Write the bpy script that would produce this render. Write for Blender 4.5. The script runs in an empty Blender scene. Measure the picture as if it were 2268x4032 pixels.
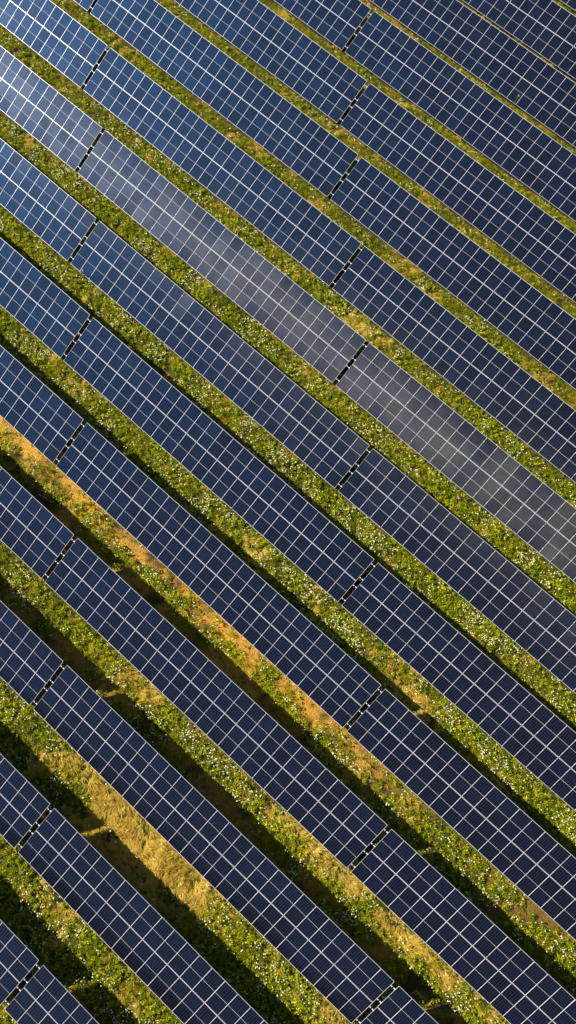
import bpy, math, random
import numpy as np
from mathutils import Matrix, Vector

random.seed(4)
rng = np.random.default_rng(11)
scene = bpy.context.scene
COL = scene.collection

# ---------------------------------------------------------------- survey data
# row: (x where the table right of the first gap begins, y and z of the table centre, tilt offset)
ROWS = {-3: (-34.55, 69.5, .10, .008), -2: (-34.96, 62.213, .086, .0099), -1: (-38.66, 55.362, .097, .0049),
        0: (-32.996, 48.405, .111, .0035), 1: (-27.551, 41.295, .123, .006), 2: (-22.677, 34.232, .119, .0043),
        3: (-16.366, 27.193, .082, .0008), 4: (-9.973, 20.243, -.041, .0048), 5: (-3.631, 13.2, -.313, -.0016),
        6: (2.772, 6.192, -.528, .0087), 7: (9.328, -.888, -.441, .0004), 8: (15.844, -8.125, -.14, -.0088),
        9: (22.326, -15.309, .168, .008), 10: (28.771, -22.675, .303, -.0149), 11: (35.271, -29.815, .375, -.026)}
SECTIONS = {-3: [1], -2: [1], -1: [1], 0: [0, 1], 1: [0, 1], 2: [-1, 0, 1], 3: [-1, 0, 1], 4: [-1, 0, 1],
            5: [-1, 0, 1], 6: [-1, 0, 1], 7: [-1, 0, 1], 8: [-1, 0, 1], 9: [-1, 0, 1], 10: [-1, 0], 11: [-1, 0]}
VIS = {-3: (1, 15), -2: (1, 19), -1: (-6, 24), 0: (-13, 29), 1: (-20, 34), 2: (-27, 39), 3: (-30, 44),
       4: (-26, 49), 5: (-18, 54), 6: (-11, 59), 7: (-3, 64), 8: (5, 66), 9: (13, 60), 10: (21, 51), 11: (29, 43)}
PITCH, NCOL, GAP = 1.154, 27, 0.407
LEN = NCOL * PITCH - 0.02
TILT = math.radians(26.855)
H = 1.42                       # table centre above the ground
HALF = 2.29                   # half of the slant width
YS = np.array([ROWS[r][1] for r in range(11, -4, -1)])
ZS = np.array([ROWS[r][2] for r in range(11, -4, -1)]) - H


def vnoise(x, y, s, seed=0):
    """smooth value noise, 0..1"""
    x = np.asarray(x, float) / s + 137.3 * seed; y = np.asarray(y, float) / s + 71.9 * seed
    xi = np.floor(x); yi = np.floor(y); fx = x - xi; fy = y - yi
    fx = fx * fx * (3 - 2 * fx); fy = fy * fy * (3 - 2 * fy)
    def h(a, b):
        n = np.sin(a * 127.1 + b * 311.7 + seed * 17.17) * 43758.5453
        return n - np.floor(n)
    return (h(xi, yi) * (1 - fx) + h(xi + 1, yi) * fx) * (1 - fy) + (h(xi, yi + 1) * (1 - fx) + h(xi + 1, yi + 1) * fx) * fy


def ground_z(x, y):
    z = np.interp(y, YS, ZS)
    return z + (vnoise(x, y, 2.6, 3) - .5) * .10 + (vnoise(x, y, .9, 5) - .5) * .05


# ---------------------------------------------------------------- materials
def new_mat(name):
    m = bpy.data.materials.new(name); m.use_nodes = True
    nt = m.node_tree; nt.nodes.clear()
    out = nt.nodes.new('ShaderNodeOutputMaterial')
    return m, nt, out


def node(nt, typ, **kw):
    n = nt.nodes.new(typ)
    for k, v in kw.items(): setattr(n, k, v)
    return n


def math_n(nt, op, a, b=None, c=None):
    n = nt.nodes.new('ShaderNodeMath'); n.operation = op
    for i, v in enumerate((a, b, c)):
        if v is None: continue
        if isinstance(v, (int, float)): n.inputs[i].default_value = v
        else: nt.links.new(v, n.inputs[i])
    return n.outputs[0]


def mix_col(nt, f, a, b, blend='MIX'):
    n = nt.nodes.new('ShaderNodeMix'); n.data_type = 'RGBA'; n.blend_type = blend
    if isinstance(f, (int, float)): n.inputs[0].default_value = f
    else: nt.links.new(f, n.inputs[0])
    for v, s in ((a, n.inputs[6]), (b, n.inputs[7])):
        if isinstance(v, tuple): s.default_value = (*v, 1)
        else: nt.links.new(v, s)
    return n.outputs[2]


def metal_mat(name, col, rough, metallic):
    m, nt, out = new_mat(name)
    p = node(nt, 'ShaderNodeBsdfPrincipled')
    tc = node(nt, 'ShaderNodeTexCoord')
    nz = node(nt, 'ShaderNodeTexNoise'); nz.inputs['Scale'].default_value = 6; nz.inputs['Detail'].default_value = 4
    nt.links.new(tc.outputs['Object'], nz.inputs['Vector'])
    c = mix_col(nt, nz.outputs[0], tuple(v * .86 for v in col), tuple(min(1, v * 1.1) for v in col))
    nt.links.new(c, p.inputs['Base Color'])
    p.inputs['Roughness'].default_value = rough; p.inputs['Metallic'].default_value = metallic
    nt.links.new(p.outputs[0], out.inputs[0])
    return m


def glass_mat():
    m, nt, out = new_mat('solar_cells_under_glass')
    tc = node(nt, 'ShaderNodeTexCoord'); sx = node(nt, 'ShaderNodeSeparateXYZ')
    nt.links.new(tc.outputs['Object'], sx.inputs[0]); X, Y = sx.outputs[0], sx.outputs[1]
    oi = node(nt, 'ShaderNodeObjectInfo')
    ax, ay = math_n(nt, 'ABSOLUTE', X), math_n(nt, 'ABSOLUTE', Y)
    cx = math_n(nt, 'DIVIDE', math_n(nt, 'ADD', X, .558), .186)
    cy = math_n(nt, 'DIVIDE', math_n(nt, 'SUBTRACT', ay, .013), .0911)
    fx = math_n(nt, 'ABSOLUTE', math_n(nt, 'SUBTRACT', math_n(nt, 'FRACT', cx), .5))
    fy = math_n(nt, 'ABSOLUTE', math_n(nt, 'SUBTRACT', math_n(nt, 'FRACT', cy), .5))
    l1 = math_n(nt, 'GREATER_THAN', fx, .5 - .0050 / .186)
    l2 = math_n(nt, 'GREATER_THAN', fy, .5 - .0019 / .0911)
    marg = math_n(nt, 'MAXIMUM', math_n(nt, 'GREATER_THAN', ax, .558),
                  math_n(nt, 'MAXIMUM', math_n(nt, 'GREATER_THAN', ay, 1.114), math_n(nt, 'LESS_THAN', ay, .007)))
    lines = math_n(nt, 'MAXIMUM', l1, math_n(nt, 'MULTIPLY', l2, .3))
    # each cell a slightly different blue
    comb = node(nt, 'ShaderNodeCombineXYZ')
    nt.links.new(math_n(nt, 'FLOOR', cx), comb.inputs[0])
    nt.links.new(math_n(nt, 'FLOOR', math_n(nt, 'DIVIDE', Y, .0911)), comb.inputs[1])
    nt.links.new(math_n(nt, 'MULTIPLY', oi.outputs['Random'], 91), comb.inputs[2])
    wn = node(nt, 'ShaderNodeTexWhiteNoise'); nt.links.new(comb.outputs[0], wn.inputs['Vector'])
    # each half module too
    comb2 = node(nt, 'ShaderNodeCombineXYZ')
    nt.links.new(math_n(nt, 'GREATER_THAN', Y, 0), comb2.inputs[0]); nt.links.new(math_n(nt, 'MULTIPLY', oi.outputs['Random'], 37), comb2.inputs[1])
    wn2 = node(nt, 'ShaderNodeTexWhiteNoise'); nt.links.new(comb2.outputs[0], wn2.inputs['Vector'])
    tone = math_n(nt, 'ADD', math_n(nt, 'MULTIPLY', wn.outputs[0], .35), math_n(nt, 'MULTIPLY', wn2.outputs[0], .65))
    cell = mix_col(nt, tone, CELL_A, CELL_B)
    c = mix_col(nt, lines, cell, (.070, .070, .092))
    c = mix_col(nt, marg, c, (.62, .60, .62))
    p = node(nt, 'ShaderNodeBsdfPrincipled')
    nt.links.new(c, p.inputs['Base Color'])
    # faint dust film
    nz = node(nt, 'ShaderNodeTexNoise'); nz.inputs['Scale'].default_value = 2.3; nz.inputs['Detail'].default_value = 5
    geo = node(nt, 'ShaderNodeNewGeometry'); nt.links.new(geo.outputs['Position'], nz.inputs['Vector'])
    p.inputs['Roughness'].default_value = .11; p.inputs['IOR'].default_value = 1.5
    p.inputs['Specular IOR Level'].default_value = SPEC
    # the silver fingers and busbars run up the module: they spread the sun's reflection sideways
    vt = node(nt, 'ShaderNodeVectorTransform', vector_type='VECTOR', convert_from='OBJECT', convert_to='WORLD')
    vt.inputs[0].default_value = (0, 1, 0)
    vn = node(nt, 'ShaderNodeVectorTransform', vector_type='NORMAL', convert_from='OBJECT', convert_to='WORLD')
    vn.inputs[0].default_value = (0, GLARE_LEAN, 1)      # made-up tilt of the shading normal, moves the glare band downslope
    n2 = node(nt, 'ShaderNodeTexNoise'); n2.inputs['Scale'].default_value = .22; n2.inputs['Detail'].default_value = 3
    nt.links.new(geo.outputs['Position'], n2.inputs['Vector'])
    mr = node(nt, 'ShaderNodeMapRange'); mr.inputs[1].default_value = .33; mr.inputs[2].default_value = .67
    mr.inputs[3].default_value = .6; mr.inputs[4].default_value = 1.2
    nt.links.new(n2.outputs[0], mr.inputs[0]); soil = mr.outputs[0]      # soft cloudy glare patches, painted into the reflection strength
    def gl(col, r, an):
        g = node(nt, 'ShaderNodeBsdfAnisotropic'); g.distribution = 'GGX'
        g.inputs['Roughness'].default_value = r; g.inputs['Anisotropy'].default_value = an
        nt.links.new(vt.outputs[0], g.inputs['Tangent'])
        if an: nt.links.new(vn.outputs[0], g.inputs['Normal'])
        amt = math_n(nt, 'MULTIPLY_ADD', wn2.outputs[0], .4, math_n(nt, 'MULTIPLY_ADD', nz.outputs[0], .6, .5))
        if an: amt = math_n(nt, 'MULTIPLY', amt, soil)  # painted cloudy patches break up the glare band
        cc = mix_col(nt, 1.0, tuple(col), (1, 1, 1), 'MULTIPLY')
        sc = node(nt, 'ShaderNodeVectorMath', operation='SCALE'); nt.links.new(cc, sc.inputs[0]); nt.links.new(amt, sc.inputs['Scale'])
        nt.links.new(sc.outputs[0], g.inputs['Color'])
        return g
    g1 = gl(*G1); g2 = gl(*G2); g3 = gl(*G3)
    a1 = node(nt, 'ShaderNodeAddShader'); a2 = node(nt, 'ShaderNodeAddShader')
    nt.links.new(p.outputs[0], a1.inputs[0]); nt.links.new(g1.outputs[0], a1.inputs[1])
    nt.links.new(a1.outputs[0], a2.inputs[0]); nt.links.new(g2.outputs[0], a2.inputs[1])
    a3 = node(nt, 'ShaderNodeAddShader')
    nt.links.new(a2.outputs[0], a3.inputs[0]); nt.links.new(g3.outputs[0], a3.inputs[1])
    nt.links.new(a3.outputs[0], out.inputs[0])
    return m


CELL_A, CELL_B = (.0016, .0010, .0022), (.0030, .0022, .0050)
SPEC = .34
GLARE_LEAN = .020  # added normal tilt that sets where the glare band falls
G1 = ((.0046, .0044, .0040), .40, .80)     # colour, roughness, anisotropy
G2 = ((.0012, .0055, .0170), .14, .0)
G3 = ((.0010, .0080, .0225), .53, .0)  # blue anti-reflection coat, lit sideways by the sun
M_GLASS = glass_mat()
M_FRAME = metal_mat('anodised_aluminium', (.76, .75, .77), .33, .3)
M_CLAMP = metal_mat('bright_clamp_metal', (.70, .70, .70), .65, 1.0)
M_STEEL = metal_mat('galvanised_steel', (.68, .70, .70), .45, .1)


def leaf_mat(name, rough=.6, trans=.42):
    m, nt, out = new_mat(name)
    at = node(nt, 'ShaderNodeAttribute', attribute_name='tint')
    p = node(nt, 'ShaderNodeBsdfPrincipled'); p.inputs['Roughness'].default_value = rough
    p.inputs['Specular IOR Level'].default_value = .1
    t = node(nt, 'ShaderNodeBsdfTranslucent'); mx = node(nt, 'ShaderNodeMixShader'); mx.inputs[0].default_value = trans
    nt.links.new(at.outputs['Color'], p.inputs['Base Color']); nt.links.new(at.outputs['Color'], t.inputs['Color'])
    nt.links.new(p.outputs[0], mx.inputs[1]); nt.links.new(t.outputs[0], mx.inputs[2]); nt.links.new(mx.outputs[0], out.inputs[0])
    return m


M_LEAF = leaf_mat('living_leaves'); M_DRY = leaf_mat('dry_straw', .7, .3); M_PETAL = leaf_mat('petals', .6, .3)


def soil_mat():
    m, nt, out = new_mat('clay_soil')
    geo = node(nt, 'ShaderNodeNewGeometry'); P = geo.outputs['Position']
    def nz(scale, det=6, rough=.6):
        n = node(nt, 'ShaderNodeTexNoise'); n.inputs['Scale'].default_value = scale; n.inputs['Detail'].default_value = det
        n.inputs['Roughness'].default_value = rough; nt.links.new(P, n.inputs['Vector']); return n.outputs[0]
    at = node(nt, 'ShaderNodeAttribute', attribute_name='bare')
    def ramp(v, a, b):
        r = node(nt, 'ShaderNodeMapRange'); r.inputs[1].default_value = a; r.inputs[2].default_value = b
        nt.links.new(v, r.inputs[0]); return r.outputs[0]
    clay = mix_col(nt, ramp(nz(1.7), .3, .7), (.40, .185, .022), (.62, .34, .045))
    clay = mix_col(nt, ramp(nz(6, 9, .75), .48, .66), clay, (.72, .38, .07))
    clay = mix_col(nt, ramp(nz(3.5, 8, .75), .52, .64), clay, (.20, .095, .022))
    dark = mix_col(nt, ramp(nz(3), .3, .7), (.035, .036, .010), (.09, .065, .022))
    c = mix_col(nt, at.outputs['Fac'], dark, clay)
    p = node(nt, 'ShaderNodeBsdfPrincipled'); p.inputs['Roughness'].default_value = .95
    p.inputs['Specular IOR Level'].default_value = .15
    nt.links.new(c, p.inputs['Base Color'])
    b = node(nt, 'ShaderNodeBump'); b.inputs['Strength'].default_value = .9; b.inputs['Distance'].default_value = .12
    nt.links.new(nz(7, 9, .7), b.inputs['Height']); nt.links.new(b.outputs[0], p.inputs['Normal'])
    nt.links.new(p.outputs[0], out.inputs[0])
    return m


# ---------------------------------------------------------------- mesh helpers
def box_data(boxes):
    V, F = [], []
    for (x0, y0, z0, x1, y1, z1) in boxes:
        n = len(V)
        V += [(x0, y0, z0), (x1, y0, z0), (x1, y1, z0), (x0, y1, z0), (x0, y0, z1), (x1, y0, z1), (x1, y1, z1), (x0, y1, z1)]
        F += [tuple(n + i for i in f) for f in ((0, 3, 2, 1), (4, 5, 6, 7), (0, 1, 5, 4), (1, 2, 6, 5), (2, 3, 7, 6), (3, 0, 4, 7))]
    return V, F


def mesh_of(name, V, F, *mats):
    me = bpy.data.meshes.new(name); me.from_pydata(V, [], F); me.update()
    for m in mats: me.materials.append(m)
    return me


def link(name, me, parent=None, loc=(0, 0, 0), rx=0.0):
    o = bpy.data.objects.new(name, me); COL.objects.link(o)
    o.parent = parent; o.location = loc; o.rotation_euler = (rx, 0, 0)
    return o


def big_mesh(name, V, F, tint, mat):
    """V (n,3), F (m,4) or (m,k) index arrays, tint (m,3) colour per face"""
    me = bpy.data.meshes.new(name)
    k = F.shape[1]
    me.vertices.add(len(V)); me.vertices.foreach_set('co', V.astype(np.float32).ravel())
    me.loops.add(F.size); me.loops.foreach_set('vertex_index', F.astype(np.int32).ravel())
    me.polygons.add(len(F)); me.polygons.foreach_set('loop_start', np.arange(0, F.size, k, dtype=np.int32))
    me.update(calc_edges=True)
    at = me.attributes.new('tint', 'FLOAT_COLOR', 'FACE')
    at.data.foreach_set('color', np.c_[tint, np.ones(len(tint))].astype(np.float32).ravel())
    me.materials.append(mat)
    return me


# ---------------------------------------------------------------- solar tables
PW, PL = 1.146, 2.272         # outer size of one module
def panel_mesh():
    V, F = box_data([(-PW / 2 + .006, -PL / 2 + .006, -.014, PW / 2 - .006, PL / 2 - .006, -.005)])
    return mesh_of('solar_panel', V, F, M_GLASS)


def frame_mesh():
    w, e = .0085, .015
    a, b = PW / 2, PL / 2
    bx = [(-a, -b, -.035, -a + w, b, 0), (a - w, -b, -.035, a, b, 0),
          (-a + w, -b, -.035, a - w, -b + e, 0), (-a + w, b - e, -.035, a - w, b, 0)]
    V, F = box_data(bx)
    return mesh_of('panel_frame', V, F, M_FRAME)


def clamp_mesh():             # rounded cap along the seam with a bolt head
    V, F = box_data([(-.024, -.035, .0005, .024, .035, .003), (-.007, -.007, .016, .007, .007, .021)])
    n0 = len(V); N = 8
    for yy in (-.035, .035):
        for a in range(N + 1):
            t = math.pi * a / N
            V.append((-.020 * math.cos(t), yy, .003 + .014 * math.sin(t)))
    for a in range(N): F.append((n0 + a, n0 + N + 1 + a, n0 + N + 2 + a, n0 + a + 1))
    F += [tuple(range(n0, n0 + N + 1)), tuple(reversed(range(n0 + N + 1, n0 + 2 * N + 2)))]
    return mesh_of('clamp', V, F, M_CLAMP)


def purlin_mesh():            # C-section, open side down
    L = LEN / 2 + .15
    V, F = box_data([(-L, -.032, -.003, L, .032, 0), (-L, -.032, -.07, L, -.029, -.003), (-L, .029, -.07, L, .032, -.003)])
    return mesh_of('purlin', V, F, M_STEEL)


def beam_mesh():
    V, F = box_data([(-.03, -1.95, -.09, .03, 1.95, -.084), (-.03, -1.95, -.006, .03, 1.95, 0), (-.003, -1.95, -.084, .003, 1.95, -.006)])
    return mesh_of('rafter', V, F, M_STEEL)


def post_mesh(h):
    V, F = box_data([(-.05, -.035, -.25, -.045, .035, h), (.045, -.035, -.25, .05, .035, h), (-.045, -.003, -.25, .045, .003, h)])
    return mesh_of('post', V, F, M_STEEL)


ME_PANEL, ME_FRAME, ME_CLAMP, ME_PURLIN, ME_BEAM = panel_mesh(), frame_mesh(), clamp_mesh(), purlin_mesh(), beam_mesh()
c_, s_ = math.cos(TILT), math.sin(TILT)
PURL = (-1.80, -.40, .42, 1.86)
UP, UL = 1.50, -1.45          # posts along the slope
zp = lambda u: H + u * s_ - .035 / c_ - .07 - .09
ME_POST_R, ME_POST_F = post_mesh(zp(UP)), post_mesh(zp(UL))


def build_table():
    root = bpy.data.objects.new('solar_table', None); COL.objects.link(root)
    for j in (-1, 1):
        for i in range(NCOL):
            x = -LEN / 2 - .01 + (i + .5) * PITCH
            u = j * (PL / 2 + .012)
            p = link('solar_panel', ME_PANEL, root, (x, u * c_, H + u * s_), TILT)
            fr = link('panel_frame', ME_FRAME, p)
            if i < NCOL - 1:
                for k in (0, 1):
                    uu = PURL[(0 if j < 0 else 2) + k] - u
                    link('clamp', ME_CLAMP, p, (PITCH / 2, uu, 0))
    for u in PURL:
        dz = .036
        link('purlin', ME_PURLIN, root, (0, u * c_ + dz * s_, H + u * s_ - dz * c_), TILT)
    for k in range(9):
        x = -LEN / 2 + (1.5 + 3 * k) * PITCH
        link('rafter', ME_BEAM, root, (x, .108 * s_, H - .108 * c_), TILT)
        link('post', ME_POST_R, root, (x + .06, UP * c_, 0))
        link('post', ME_POST_F, root, (x + .06, UL * c_, 0))
    return root


def kids(o): return [c for c in o.children]


def copy_table(src, tree):
    r = src.copy(); COL.objects.link(r)
    for ch, subs in tree:
        c = ch.copy(); COL.objects.link(c); c.parent = r
        for g in subs:
            d = g.copy(); COL.objects.link(d); d.parent = c
    return r


ROWNAME = {-3: 'the row cut off by the top right corner', -2: 'sixth row above the grey glinting row',
           -1: 'fifth row above the grey glinting row', 0: 'fourth row above the grey glinting row',
           1: 'third row above the grey glinting row', 2: 'second row above the grey glinting row',
           3: 'the row just above the grey glinting row', 4: 'the grey glinting row',
           5: 'the row just below the grey glinting row', 6: 'second row below the grey glinting row',
           7: 'the row just above the bare orange soil', 8: 'the row just below the bare orange soil',
           9: 'second row below the orange soil', 10: 'third row below the orange soil',
           11: 'the last row, at the bottom left corner'}
first = build_table()
tree = [(c, kids(c)) for c in kids(first)]
used = False
for r, secs in SECTIONS.items():
    x0, y, z, dt = ROWS[r]
    for s in secs:
        if not used: t = first; used = True
        else: t = copy_table(first, tree)
        xc = x0 + s * (LEN + GAP) + LEN / 2
        t.rotation_euler = (dt, 0, 0)
        t.location = (xc, y + H * math.sin(dt), z - H * math.cos(dt))
        # small settling differences of the single modules
        for c in t.children:
            if c.name.startswith('solar_panel'):
                c.rotation_euler = (TILT + rng.normal(0, .005), rng.normal(0, .005), 0)
                c.location.z += rng.normal(0, .0015)
        part = {-1: 'left of the left gap', 0: 'between the two gaps', 1: 'right of the right gap'}[s]
        if r in (-3, -2, -1): part = ''
        elif r in (0, 1): part = {0: 'left of the row\'s gap', 1: 'right of the row\'s gap'}[s]
        elif r in (10, 11): part = {-1: 'left of the row\'s gap', 0: 'right of the row\'s gap'}[s]
        t['label'] = 'solar table in ' + ROWNAME[r] + (', ' + part if part else '')
        t['category'] = 'solar table'
        t['group'] = 'solar tables standing in rows on the meadow'

# ---------------------------------------------------------------- ground
def strip_of(y):
    """index of the row whose low edge bounds the strip on its upper side, and metres below that edge"""
    y = np.asarray(y, float)
    rs = np.arange(-3, 12); ly = np.array([ROWS[r][1] for r in rs]) - HALF * c_
    k = np.zeros(y.shape, int) - 4
    for r, l in zip(rs, ly): k = np.where(y < l + 1.4, r, k)
    lo = np.interp(k, rs, ly)
    return k, lo - y


def bare_at(x, y):
    k, v = strip_of(y)
    n = .5 * vnoise(x, y, 2.3, 7) + .3 * vnoise(x, y, .8, 8) + .2 * vnoise(x, y, .35, 9)
    dirt = np.clip((n - .42) * 5 + .35, 0, 1)
    b7 = np.where(v < 1.1, np.clip((n - .22) * 5, 0, 1), dirt * .9)
    b7 = np.where(v > 3.6, .35, b7)
    b7 *= np.clip((48 - x) / 6, 0.25, 1)
    b = np.where(k == 7, b7, np.clip((n - .60) * 5, 0, .5))
    b = np.where((k == 8) & (v > 1.8), np.clip((n - .38) * 4, 0, .55), b)
    b = np.where((k <= 3), np.clip((n - .60) * 5, 0, .6), b)
    return b


def axis(a, b, fine, far):
    mid = np.arange(a, b + .01, fine)
    ext = np.array([1.5, 4, 9, 20, 45, 100, 220, 500, far])
    return np.concatenate([(a - ext)[::-1], mid, b + ext])


gx, gy = axis(-42, 84, .4, 1500), axis(-42, 88, .35, 1500)
GX, GY = np.meshgrid(gx, gy)
GZ = ground_z(GX, GY)
nx, ny = len(gx), len(gy)
V = np.c_[GX.ravel(), GY.ravel(), GZ.ravel()]
idx = np.arange(nx * ny).reshape(ny, nx)
F = np.c_[idx[:-1, :-1].ravel(), idx[:-1, 1:].ravel(), idx[1:, 1:].ravel(), idx[1:, :-1].ravel()]
me = bpy.data.meshes.new('ground')
me.vertices.add(len(V)); me.vertices.foreach_set('co', V.astype(np.float32).ravel())
me.loops.add(F.size); me.loops.foreach_set('vertex_index', F.astype(np.int32).ravel())
me.polygons.add(len(F)); me.polygons.foreach_set('loop_start', np.arange(0, F.size, 4, dtype=np.int32))
me.update(calc_edges=True)
at = me.attributes.new('bare', 'FLOAT', 'POINT')
at.data.foreach_set('value', bare_at(V[:, 0], V[:, 1]).astype(np.float32))
me.materials.append(soil_mat()); me.shade_smooth()
g = link('ground', me); g['kind'] = 'structure'
g['label'] = 'clay soil of the field, bare and orange between two of the rows'; g['category'] = 'ground'

# ---------------------------------------------------------------- vegetation
def unit(v): return v / np.maximum(np.linalg.norm(v, axis=-1, keepdims=True), 1e-9)


class Leaves:
    def __init__(self): self.V, self.T = [], []
    def add(self, base, d, side, L, W, droop, tint):
        L = L[:, None]; W = W[:, None]
        mid = base + d * L * .5
        tip = base + d * L; tip[:, 2] -= droop * L[:, 0]
        q = np.stack([base, mid + side * W * .5, tip, mid - side * W * .5], 1)
        self.V.append(q); self.T.append(tint)
    def build(self, name, mat):
        V = np.concatenate(self.V).reshape(-1, 3); T = np.concatenate(self.T)
        F = np.arange(len(V)).reshape(-1, 4)
        return link(name, big_mesh(name, V, F, T, mat))


def scatter(density):
    """random spots in every strip that can be seen, density per square metre before thinning"""
    X, Y, K = [], [], []
    for r in range(-3, 12):
        hi = ROWS[r][1] - HALF * c_ + 1.35
        lo = (ROWS[r + 1][1] + .55) if r < 11 else hi - 7.5
        xa = VIS[r][0]; xb = VIS[r][1]
        if r + 1 in VIS: xa = min(xa, VIS[r + 1][0]); xb = max(xb, VIS[r + 1][1])
        n = int((hi - lo) * (xb - xa) * density)
        X.append(rng.uniform(xa, xb, n)); Y.append(rng.uniform(lo, hi, n)); K.append(np.full(n, r))
    # the strip above the topmost visible row is hidden
    return np.concatenate(X), np.concatenate(Y), np.concatenate(K)


def headroom(y, k):
    """free height over the ground, under the table above the strip (row k) and the one below it (row k+1)"""
    rs = range(-3, 12)
    yr = np.array([ROWS[r][1] for r in rs]); zr = np.array([ROWS[r][2] for r in rs])
    g = np.interp(y, YS, ZS) + .075
    t = math.tan(TILT)
    iu, idn = np.clip(k + 3, 0, 14), np.clip(k + 4, 0, 14)
    edge = yr[iu] - HALF * c_
    over_u = y > edge - .30
    up = np.where(over_u, zr[iu] + (np.clip(y, edge, None) - .06 - yr[iu]) * t - .13 - g, 9)
    over_d = (y < yr[idn] + HALF * c_ + .15) & (k < 11)
    dn = np.where(over_d, zr[idn] + (y - .25 - yr[idn]) * t - .15 - g, 9)
    return np.clip(np.minimum(up, dn), .02, 9)


def cover(x, y, k, v):
    """how much of the ground is overgrown, and how golden-dry it is"""
    n = .55 * vnoise(x, y, 1.6, 21) + .45 * vnoise(x, y, .55, 22)
    c = np.ones_like(x)
    c = np.where(k <= 2, np.clip((n - .08) * 6, 0, 1), c)
    c = np.where((k > 2) & (k < 7), np.clip((n - .10) * 6, .0, 1), c)
    band = np.exp(-((v - 1.75 + .35 * (vnoise(x, y * 0, 4, 31) - .5) * 3) / .55) ** 2)
    edge = np.exp(-(v / .22) ** 2) * (vnoise(x, y, 1.1, 33) > .45)
    c7 = np.clip(((n - .46) * 3 + band * 1.6 + edge * .6), 0, 1) * (n > .28)
    c7 = np.where(v > 2.7, np.clip((n - .55) * 4, 0, .8) * .75, c7)
    c7 = np.maximum(c7, np.clip((x - 38) / 8, 0, .9) * np.clip((n - .25) * 6, 0, 1))
    c = np.where(k == 7, c7, c)
    c = np.where((k == 8) & (v > 1.9), np.clip((n - .42) * 5, 0, 1), c)
    c = np.where(v < .12, c * np.where(k <= 4, .25, .5), c)
    return c


def dryness(x, y, k, v):
    n = .6 * vnoise(x, y, 2.2, 41) + .4 * vnoise(x, y, .8, 42)
    d = np.clip((n - .66) * 4, 0, .8)
    d = np.where(k <= 2, np.clip((n - .58) * 3, 0, .6), d)
    e8 = np.clip((x - 36.5) / 5, 0, 1) * np.clip((1.5 - v) / .8, 0, 1)
    d = np.where(k == 8, np.maximum(d, e8 * np.clip((n - .30) * 3.5, 0, 1)), d)
    z9 = np.clip((x - 29.2 + (1.5 - v) * 0.8) / 1.2, 0, 1) * np.clip((42.8 - x + (1.5 - v)) / 2.5, 0, 1)
    z9 = np.maximum(z9 * np.clip((n - .1) * 6, 0, 1), np.clip((x - 23) / 4, 0, 1) * np.clip((n - .50) * 4, 0, .9))
    d = np.where(k == 9, np.maximum(d, z9), d)
    d = np.where(k >= 10, np.clip((n - .45) * 3.2, 0, .9), d)
    return d


def tufts(n_per, x, y, k, hmax, spread, lean_extra, Lr, Wr, elev, cols, sink, out, lean=None):
    """n_per leaves on each spot"""
    n = len(x)
    z = ground_z(x, y)
    X = np.repeat(x, n_per); Y = np.repeat(y, n_per); Z = np.repeat(z, n_per); HM = np.repeat(hmax, n_per)
    m = len(X)
    az = rng.uniform(0, 2 * np.pi, m); el = rng.uniform(elev[0], elev[1], m)
    d = np.c_[np.cos(az) * np.cos(el), np.sin(az) * np.cos(el), np.sin(el)]
    if lean is not None:
        lx, ly = lean; d[:, 0] += np.repeat(lx, n_per); d[:, 1] += np.repeat(ly, n_per); d = unit(d)
    L = rng.uniform(*Lr, m); W = rng.uniform(*Wr, m)
    L = np.minimum(L, HM / np.maximum(d[:, 2], .12))
    rr = spread * np.sqrt(rng.uniform(0, 1, m)); aa = rng.uniform(0, 2 * np.pi, m)
    zoff = np.minimum(rng.uniform(0, sink, m), np.maximum(HM - L * np.maximum(d[:, 2], 0) - .02, 0))
    base = np.c_[X + rr * np.cos(aa), Y + rr * np.sin(aa), Z + zoff]
    side = unit(np.cross(d, np.array([0, 0, 1.0])) + rng.normal(0, .45, (m, 3)))
    tone = np.repeat(rng.uniform(0, 1, n), n_per) * .8 + rng.uniform(0, 1, m) * .2
    C = cols(X, Y, tone)
    out.add(base, d, side, L, W, lean_extra, C)


def ramp_cols(stops):
    S = np.array(stops, float); t = np.linspace(0, 1, len(S))
    def f(x, y, tone):
        tt = np.clip(tone * .72 + .28 * (vnoise(x, y, 1.3, 55) * .6 + vnoise(x, y, .4, 56) * .4) * 1.0, 0, 1)
        return np.stack([np.interp(tt, t, S[:, i]) for i in range(3)], 1)
    return f


GREEN = ramp_cols([(.045, .065, .003), (.15, .17, .003), (.34, .36, .003), (.56, .53, .005), (.80, .68, .02)])
WEED = ramp_cols([(.035, .065, .004), (.11, .165, .004), (.28, .35, .004), (.52, .53, .006), (.76, .72, .03)])
STRAW = ramp_cols([(.20, .11, .015), (.50, .33, .045), (.68, .47, .07), (.78, .58, .11), (.84, .70, .20)])

meadow, weeds, straw = Leaves(), Leaves(), Leaves()

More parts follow.
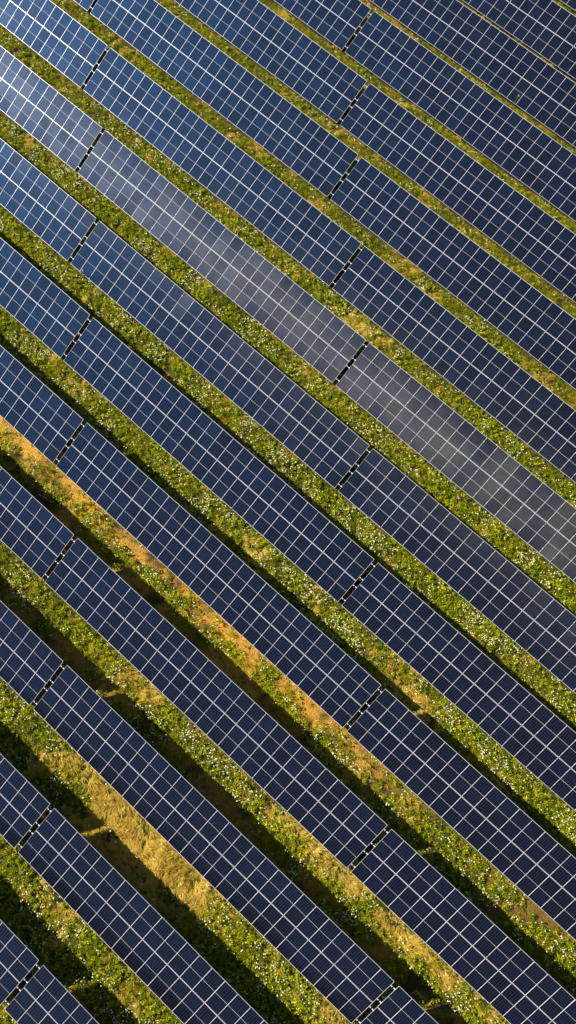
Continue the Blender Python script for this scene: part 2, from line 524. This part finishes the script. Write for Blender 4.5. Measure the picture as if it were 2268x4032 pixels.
x, y, k = scatter(30)
_, v = strip_of(y); v = (np.array([ROWS[r][1] for r in range(-3, 12)])[k + 3] - HALF * c_) - y
cv, dr = cover(x, y, k, v), dryness(x, y, k, v)
u = rng.uniform(0, 1, len(x)); typ = rng.uniform(0, 1, len(x)); hr = headroom(y, k)
patch = vnoise(x, y, 1.9, 61) * .6 + vnoise(x, y, .7, 62) * .4
grassy = np.where(k <= 2, .75, .42) + (patch - .5) * 1.3
alive = (u < cv) & (rng.uniform(0, 1, len(x)) > dr)
isg = alive & (typ < grassy); isw = alive & ~isg
hk = np.clip(.16 + .46 * vnoise(x, y, .9, 63), .12, .6)
hk = np.where(k <= 2, hk * 1.25, hk)
hk = hk * rng.uniform(.45, 1.45, len(hk)); tall = np.minimum(hk, hr)
tufts(13, x[isg], y[isg], k[isg], tall[isg], .09, .12, (.16, .50), (.010, .026), (.35, 1.35), GREEN, .05, meadow)
tufts(15, x[isw], y[isw], k[isw], tall[isw] * .9, .11, .10, (.08, .22), (.045, .10), (-.1, 1.1), WEED, .30, weeds)
# low creeping cover between the taller plants
xs, ys, ks = scatter(14)
vs = (np.array([ROWS[r][1] for r in range(-3, 12)])[ks + 3] - HALF * c_) - ys
ok = rng.uniform(0, 1, len(xs)) < cover(xs, ys, ks, vs) * .9 + np.where(ks == 7, .03, .10)
tufts(9, xs[ok], ys[ok], ks[ok], np.full(ok.sum(), .10), .14, .05, (.05, .13), (.02, .05), (-.05, .7), WEED, .03, weeds)
# dry grass, laid over by the wind
xd, yd, kd = scatter(30)
vd = (np.array([ROWS[r][1] for r in range(-3, 12)])[kd + 3] - HALF * c_) - yd
dd = dryness(xd, yd, kd, vd) * cover(xd, yd, kd, vd)
ok = rng.uniform(0, 1, len(xd)) < dd
xd, yd, kd = xd[ok], yd[ok], kd[ok]
ang = -0.9 + 3.2 * (vnoise(xd, yd, 1.5, 71) - .5) + 1.5 * (vnoise(xd, yd, .5, 72) - .5)
tufts(22, xd, yd, kd, np.minimum(rng.uniform(.15, .6, len(xd)), headroom(yd, kd)), .06, .30, (.35, .85), (.012, .028), (.2, 1.1), STRAW, .05, straw,
      lean=(1.5 * np.cos(ang), 1.5 * np.sin(ang)))
# scattered straw stalks everywhere
x2, y2, k2 = scatter(3.0)
v2 = (np.array([ROWS[r][1] for r in range(-3, 12)])[k2 + 3] - HALF * c_) - y2
ok = rng.uniform(0, 1, len(x2)) < cover(x2, y2, k2, v2)
tufts(6, x2[ok], y2[ok], k2[ok], np.minimum(.5, headroom(y2[ok], k2[ok])), .10, .15, (.25, .5), (.007, .013), (.5, 1.3), STRAW, .03, straw)

for L_, nm, mt, lab in ((meadow, 'meadow_grass', M_LEAF, 'green grass growing in strips between the rows of solar tables'),
                        (weeds, 'meadow_weeds', M_LEAF, 'low leafy green weeds covering the strips between the solar tables'),
                        (straw, 'dry_grass', M_DRY, 'golden dry grass lying flat, thickest between the lower left rows')):
    o = L_.build(nm, mt); o['kind'] = 'stuff'; o['label'] = lab; o['category'] = 'dry grass' if nm == 'dry_grass' else 'grass' if 'grass' in nm else 'weeds'


# ---- clods and stones on the bare strip
def clods():
    n = 5200
    x = rng.uniform(-4, 52, n); y = rng.uniform(ROWS[8][1] + .8, ROWS[7][1] - HALF * c_ + .4, n)
    ok = rng.uniform(0, 1, n) < bare_at(x, y) * np.clip((vnoise(x, y, 1.1, 77) - .3) * 3, .1, 1)
    x, y = x[ok], y[ok]; m = len(x)
    r = .018 + .05 * rng.uniform(0, 1, m) ** 3
    base = np.array([(1, 0, 0), (-1, 0, 0), (0, 1, 0), (0, -1, 0), (0, 0, .7), (0, 0, -.5)], float)
    V = base[None] * r[:, None, None] * rng.uniform(.6, 1.3, (m, 6, 1)) + np.c_[x, y, ground_z(x, y)][:, None, :]
    f = np.array([(0, 2, 4), (2, 1, 4), (1, 3, 4), (3, 0, 4), (2, 0, 5), (1, 2, 5), (3, 1, 5), (0, 3, 5)])
    F = (f[None] + 6 * np.arange(m)[:, None, None]).reshape(-1, 3)
    col = np.array([(.50, .27, .06)]) * np.repeat(rng.uniform(.45, 1.25, m), 8)[:, None]
    o = link('soil_clods', big_mesh('soil_clods', V.reshape(-1, 3), F, np.clip(col, 0, .8), M_DRY))
    o['kind'] = 'stuff'; o['label'] = 'crumbly orange clods lying on the bare soil strip'; o['category'] = 'clods'


clods()


# ---- flowers: flat heads of five to seven petals, in clusters
def flowers(name, dens, cl_scale, cl_thr, amount, size, cols, label, cat, seed, n_side=6, per=2, spread=.10):
    x, y, k = scatter(dens)
    v = (np.array([ROWS[r][1] for r in range(-3, 12)])[k + 3] - HALF * c_) - y
    n = .55 * vnoise(x, y, cl_scale, seed) + .45 * vnoise(x, y, cl_scale * .35, seed + 1)
    a = np.vectorize(lambda q: amount.get(q, 1.0))(k)
    cvv = cover(x, y, k, v) * (1 - .8 * dryness(x, y, k, v))
    ok = rng.uniform(0, 1, len(x)) < np.clip((n - cl_thr) * 2.2 + .26, 0.0, 1) * a * cvv
    x, y, k = np.repeat(x[ok], per), np.repeat(y[ok], per), np.repeat(k[ok], per)
    m = len(x)
    x = x + rng.normal(0, spread, m); y = y + rng.normal(0, spread, m)
    hh = np.minimum(.20 + .32 * vnoise(x, y, .9, 63) + rng.uniform(-.05, .06, m), headroom(y, k) - .02)
    c = np.c_[x, y, ground_z(x, y) + hh]
    r = size * rng.uniform(.55, 1.35, m)
    nrm = unit(np.c_[rng.normal(-.15, .35, m), rng.normal(-.08, .35, m), np.ones(m)])
    t1 = unit(np.cross(nrm, rng.normal(0, 1, (m, 3)))); t2 = np.cross(nrm, t1)
    th = np.arange(n_side) * 2 * np.pi / n_side
    jit = rng.uniform(.65, 1.1, (m, n_side))
    Vv = c[:, None, :] + (t1[:, None, :] * np.cos(th)[None, :, None] + t2[:, None, :] * np.sin(th)[None, :, None]) * (r[:, None] * jit)[:, :, None]
    Vv = Vv.reshape(-1, 3); Ff = np.arange(len(Vv)).reshape(-1, n_side)
    C = np.array(cols)[rng.integers(0, len(cols), m)] * rng.uniform(.8, 1.1, (m, 1))
    o = link(name, big_mesh(name, Vv, Ff, np.clip(C, 0, .9), M_PETAL))
    o['kind'] = 'stuff'; o['label'] = label; o['category'] = cat


few = {9: .8, 10: .9, -3: .1, -2: .12, -1: .25, 0: .25, 1: .3, 2: .4, 3: .7, 7: .8, 11: .9}
flowers('white_wildflowers', 17, 1.4, .47, few, .047, [(.84, .81, .54), (.82, .77, .42), (.86, .84, .66), (.80, .72, .32)],
        'small white wildflowers blooming in clusters in the green strips', 'wildflowers', 81)
flowers('yellow_wildflowers', 9, 1.7, .55, {**few, 1: .5, 0: .5, 2: .7}, .030, [(.75, .60, .05), (.70, .62, .14), (.80, .70, .25)],
        'small yellow wildflowers scattered among the white ones', 'wildflowers', 91)
flowers('red_poppies', 1.0, 2.6, .66, {**few, 7: .3}, .036, [(.60, .035, .010), (.70, .09, .02)],
        'few red poppies dotted through the meadow strips', 'poppies', 95, per=2, spread=.2)


# ---- two tall weeds that reach over the low edge of a table
def tall_weed(x, y, h, label, yellow):
    root = bpy.data.objects.new('tall_weed', None); COL.objects.link(root)
    root.location = (x, y, float(ground_z(x, y))); root['label'] = label; root['category'] = 'weed'
    V, F, n = [], [], 6
    for i in range(9):
        t = i / 8; cx, cy = .10 * t * t, .16 * t * t; r = .012 * (1 - .6 * t)
        for a in range(n): V.append((cx + r * math.cos(a * 2 * math.pi / n), cy + r * math.sin(a * 2 * math.pi / n), h * t))
    for i in range(8):
        for a in range(n): F.append((i * n + a, i * n + (a + 1) % n, (i + 1) * n + (a + 1) % n, (i + 1) * n + a))
    F.append(tuple(range(8 * n, 9 * n)))
    m = big_mesh('stem', np.array(V), np.array(F[:-1]), np.tile((.10, .13, .03), (len(F) - 1, 1)), M_LEAF)
    link('stem', m, root)
    lv = Leaves(); q = 110
    t = rng.uniform(.15, .95, q); b = np.c_[.10 * t * t, .16 * t * t, h * t]
    az = rng.uniform(0, 6.28, q); el = rng.uniform(0, .8, q)
    d = np.c_[np.cos(az) * np.cos(el), np.sin(az) * np.cos(el), np.sin(el)]
    lv.add(b, d, unit(np.cross(d, [0, 0, 1.0])), rng.uniform(.08, .2, q) * (1.2 - t * .6), rng.uniform(.02, .035, q), .1,
           np.array([(.12, .16, .03)]) * rng.uniform(.6, 1.5, (q, 1)))
    o = lv.build('foliage', M_LEAF); o.parent = root
    fl = Leaves(); q = 80
    b = np.c_[.10 + rng.normal(0, .05, q), .16 + rng.normal(0, .05, q), h + rng.uniform(-.12, .06, q)]
    az = rng.uniform(0, 6.28, q); d = unit(np.c_[np.cos(az), np.sin(az), rng.uniform(0, 1, q)])
    colr = np.array([(.75, .60, .06)]) if yellow else np.array([(.45, .45, .30)])
    fl.add(b, d, unit(np.cross(d, [0, 0, 1.0])), rng.uniform(.02, .045, q), rng.uniform(.02, .04, q), 0, colr * rng.uniform(.7, 1.1, (q, 1)))
    o = fl.build('flower_head', M_PETAL); o.parent = root


tall_weed(14.6, 53.25, 1.35, 'tall yellow flowered weed reaching over the low edge of a table, upper right', True)
tall_weed(-2.1, 11.05, 1.05, 'tall pale weed reaching over the low edge of a table near the left gap', False)

# ---------------------------------------------------------------- light
SUN = Vector((-1.6, -.50, 1.0)).normalized()
el = math.asin(SUN.z); az = math.atan2(SUN.x, SUN.y)
sl = bpy.data.lights.new('sun', 'SUN'); sl.energy = 5.0; sl.angle = math.radians(.5); sl.color = (1, .94, .84)
so = bpy.data.objects.new('sun', sl); COL.objects.link(so)
so.rotation_euler = (-SUN).to_track_quat('-Z', 'Y').to_euler(); so.location = (0, 0, 100)
w = bpy.data.worlds.new('World'); scene.world = w; w.use_nodes = True
nt = w.node_tree; nt.nodes.clear()
wo = nt.nodes.new('ShaderNodeOutputWorld'); bg = nt.nodes.new('ShaderNodeBackground'); sky = nt.nodes.new('ShaderNodeTexSky')
sky.sky_type = 'NISHITA'; sky.sun_disc = False; sky.sun_elevation = el; sky.sun_rotation = az
sky.air_density = 1.0; sky.dust_density = .6; sky.ozone_density = 1.5
bg.inputs[1].default_value = .05
nt.links.new(sky.outputs[0], bg.inputs[0]); nt.links.new(bg.outputs[0], wo.inputs[0])

# ---------------------------------------------------------------- camera
R = Matrix(((0.7459984845647818, -0.647380963926226, 0.15615424609340411),
            (0.664059141723862, 0.7054969374892675, -0.2475874138283941),
            (0.050117036225385166, 0.2883954901506182, 0.9561988935053043))).to_4x4()
cam = bpy.data.cameras.new('camera'); co = bpy.data.objects.new('camera', cam); COL.objects.link(co)
co.matrix_world = Matrix.Translation((35.9975, -8.7645, 59.6256)) @ R
cam.sensor_fit = 'VERTICAL'; cam.sensor_height = 36; cam.sensor_width = 36
cam.lens = 36 * 3067.56 / 4032; cam.clip_start = 1; cam.clip_end = 4000
scene.camera = co
scene.view_settings.view_transform = 'Standard'; scene.view_settings.look = 'None'
scene.view_settings.gamma = 1; scene.view_settings.exposure = .95
scene.cycles.max_bounces = 6
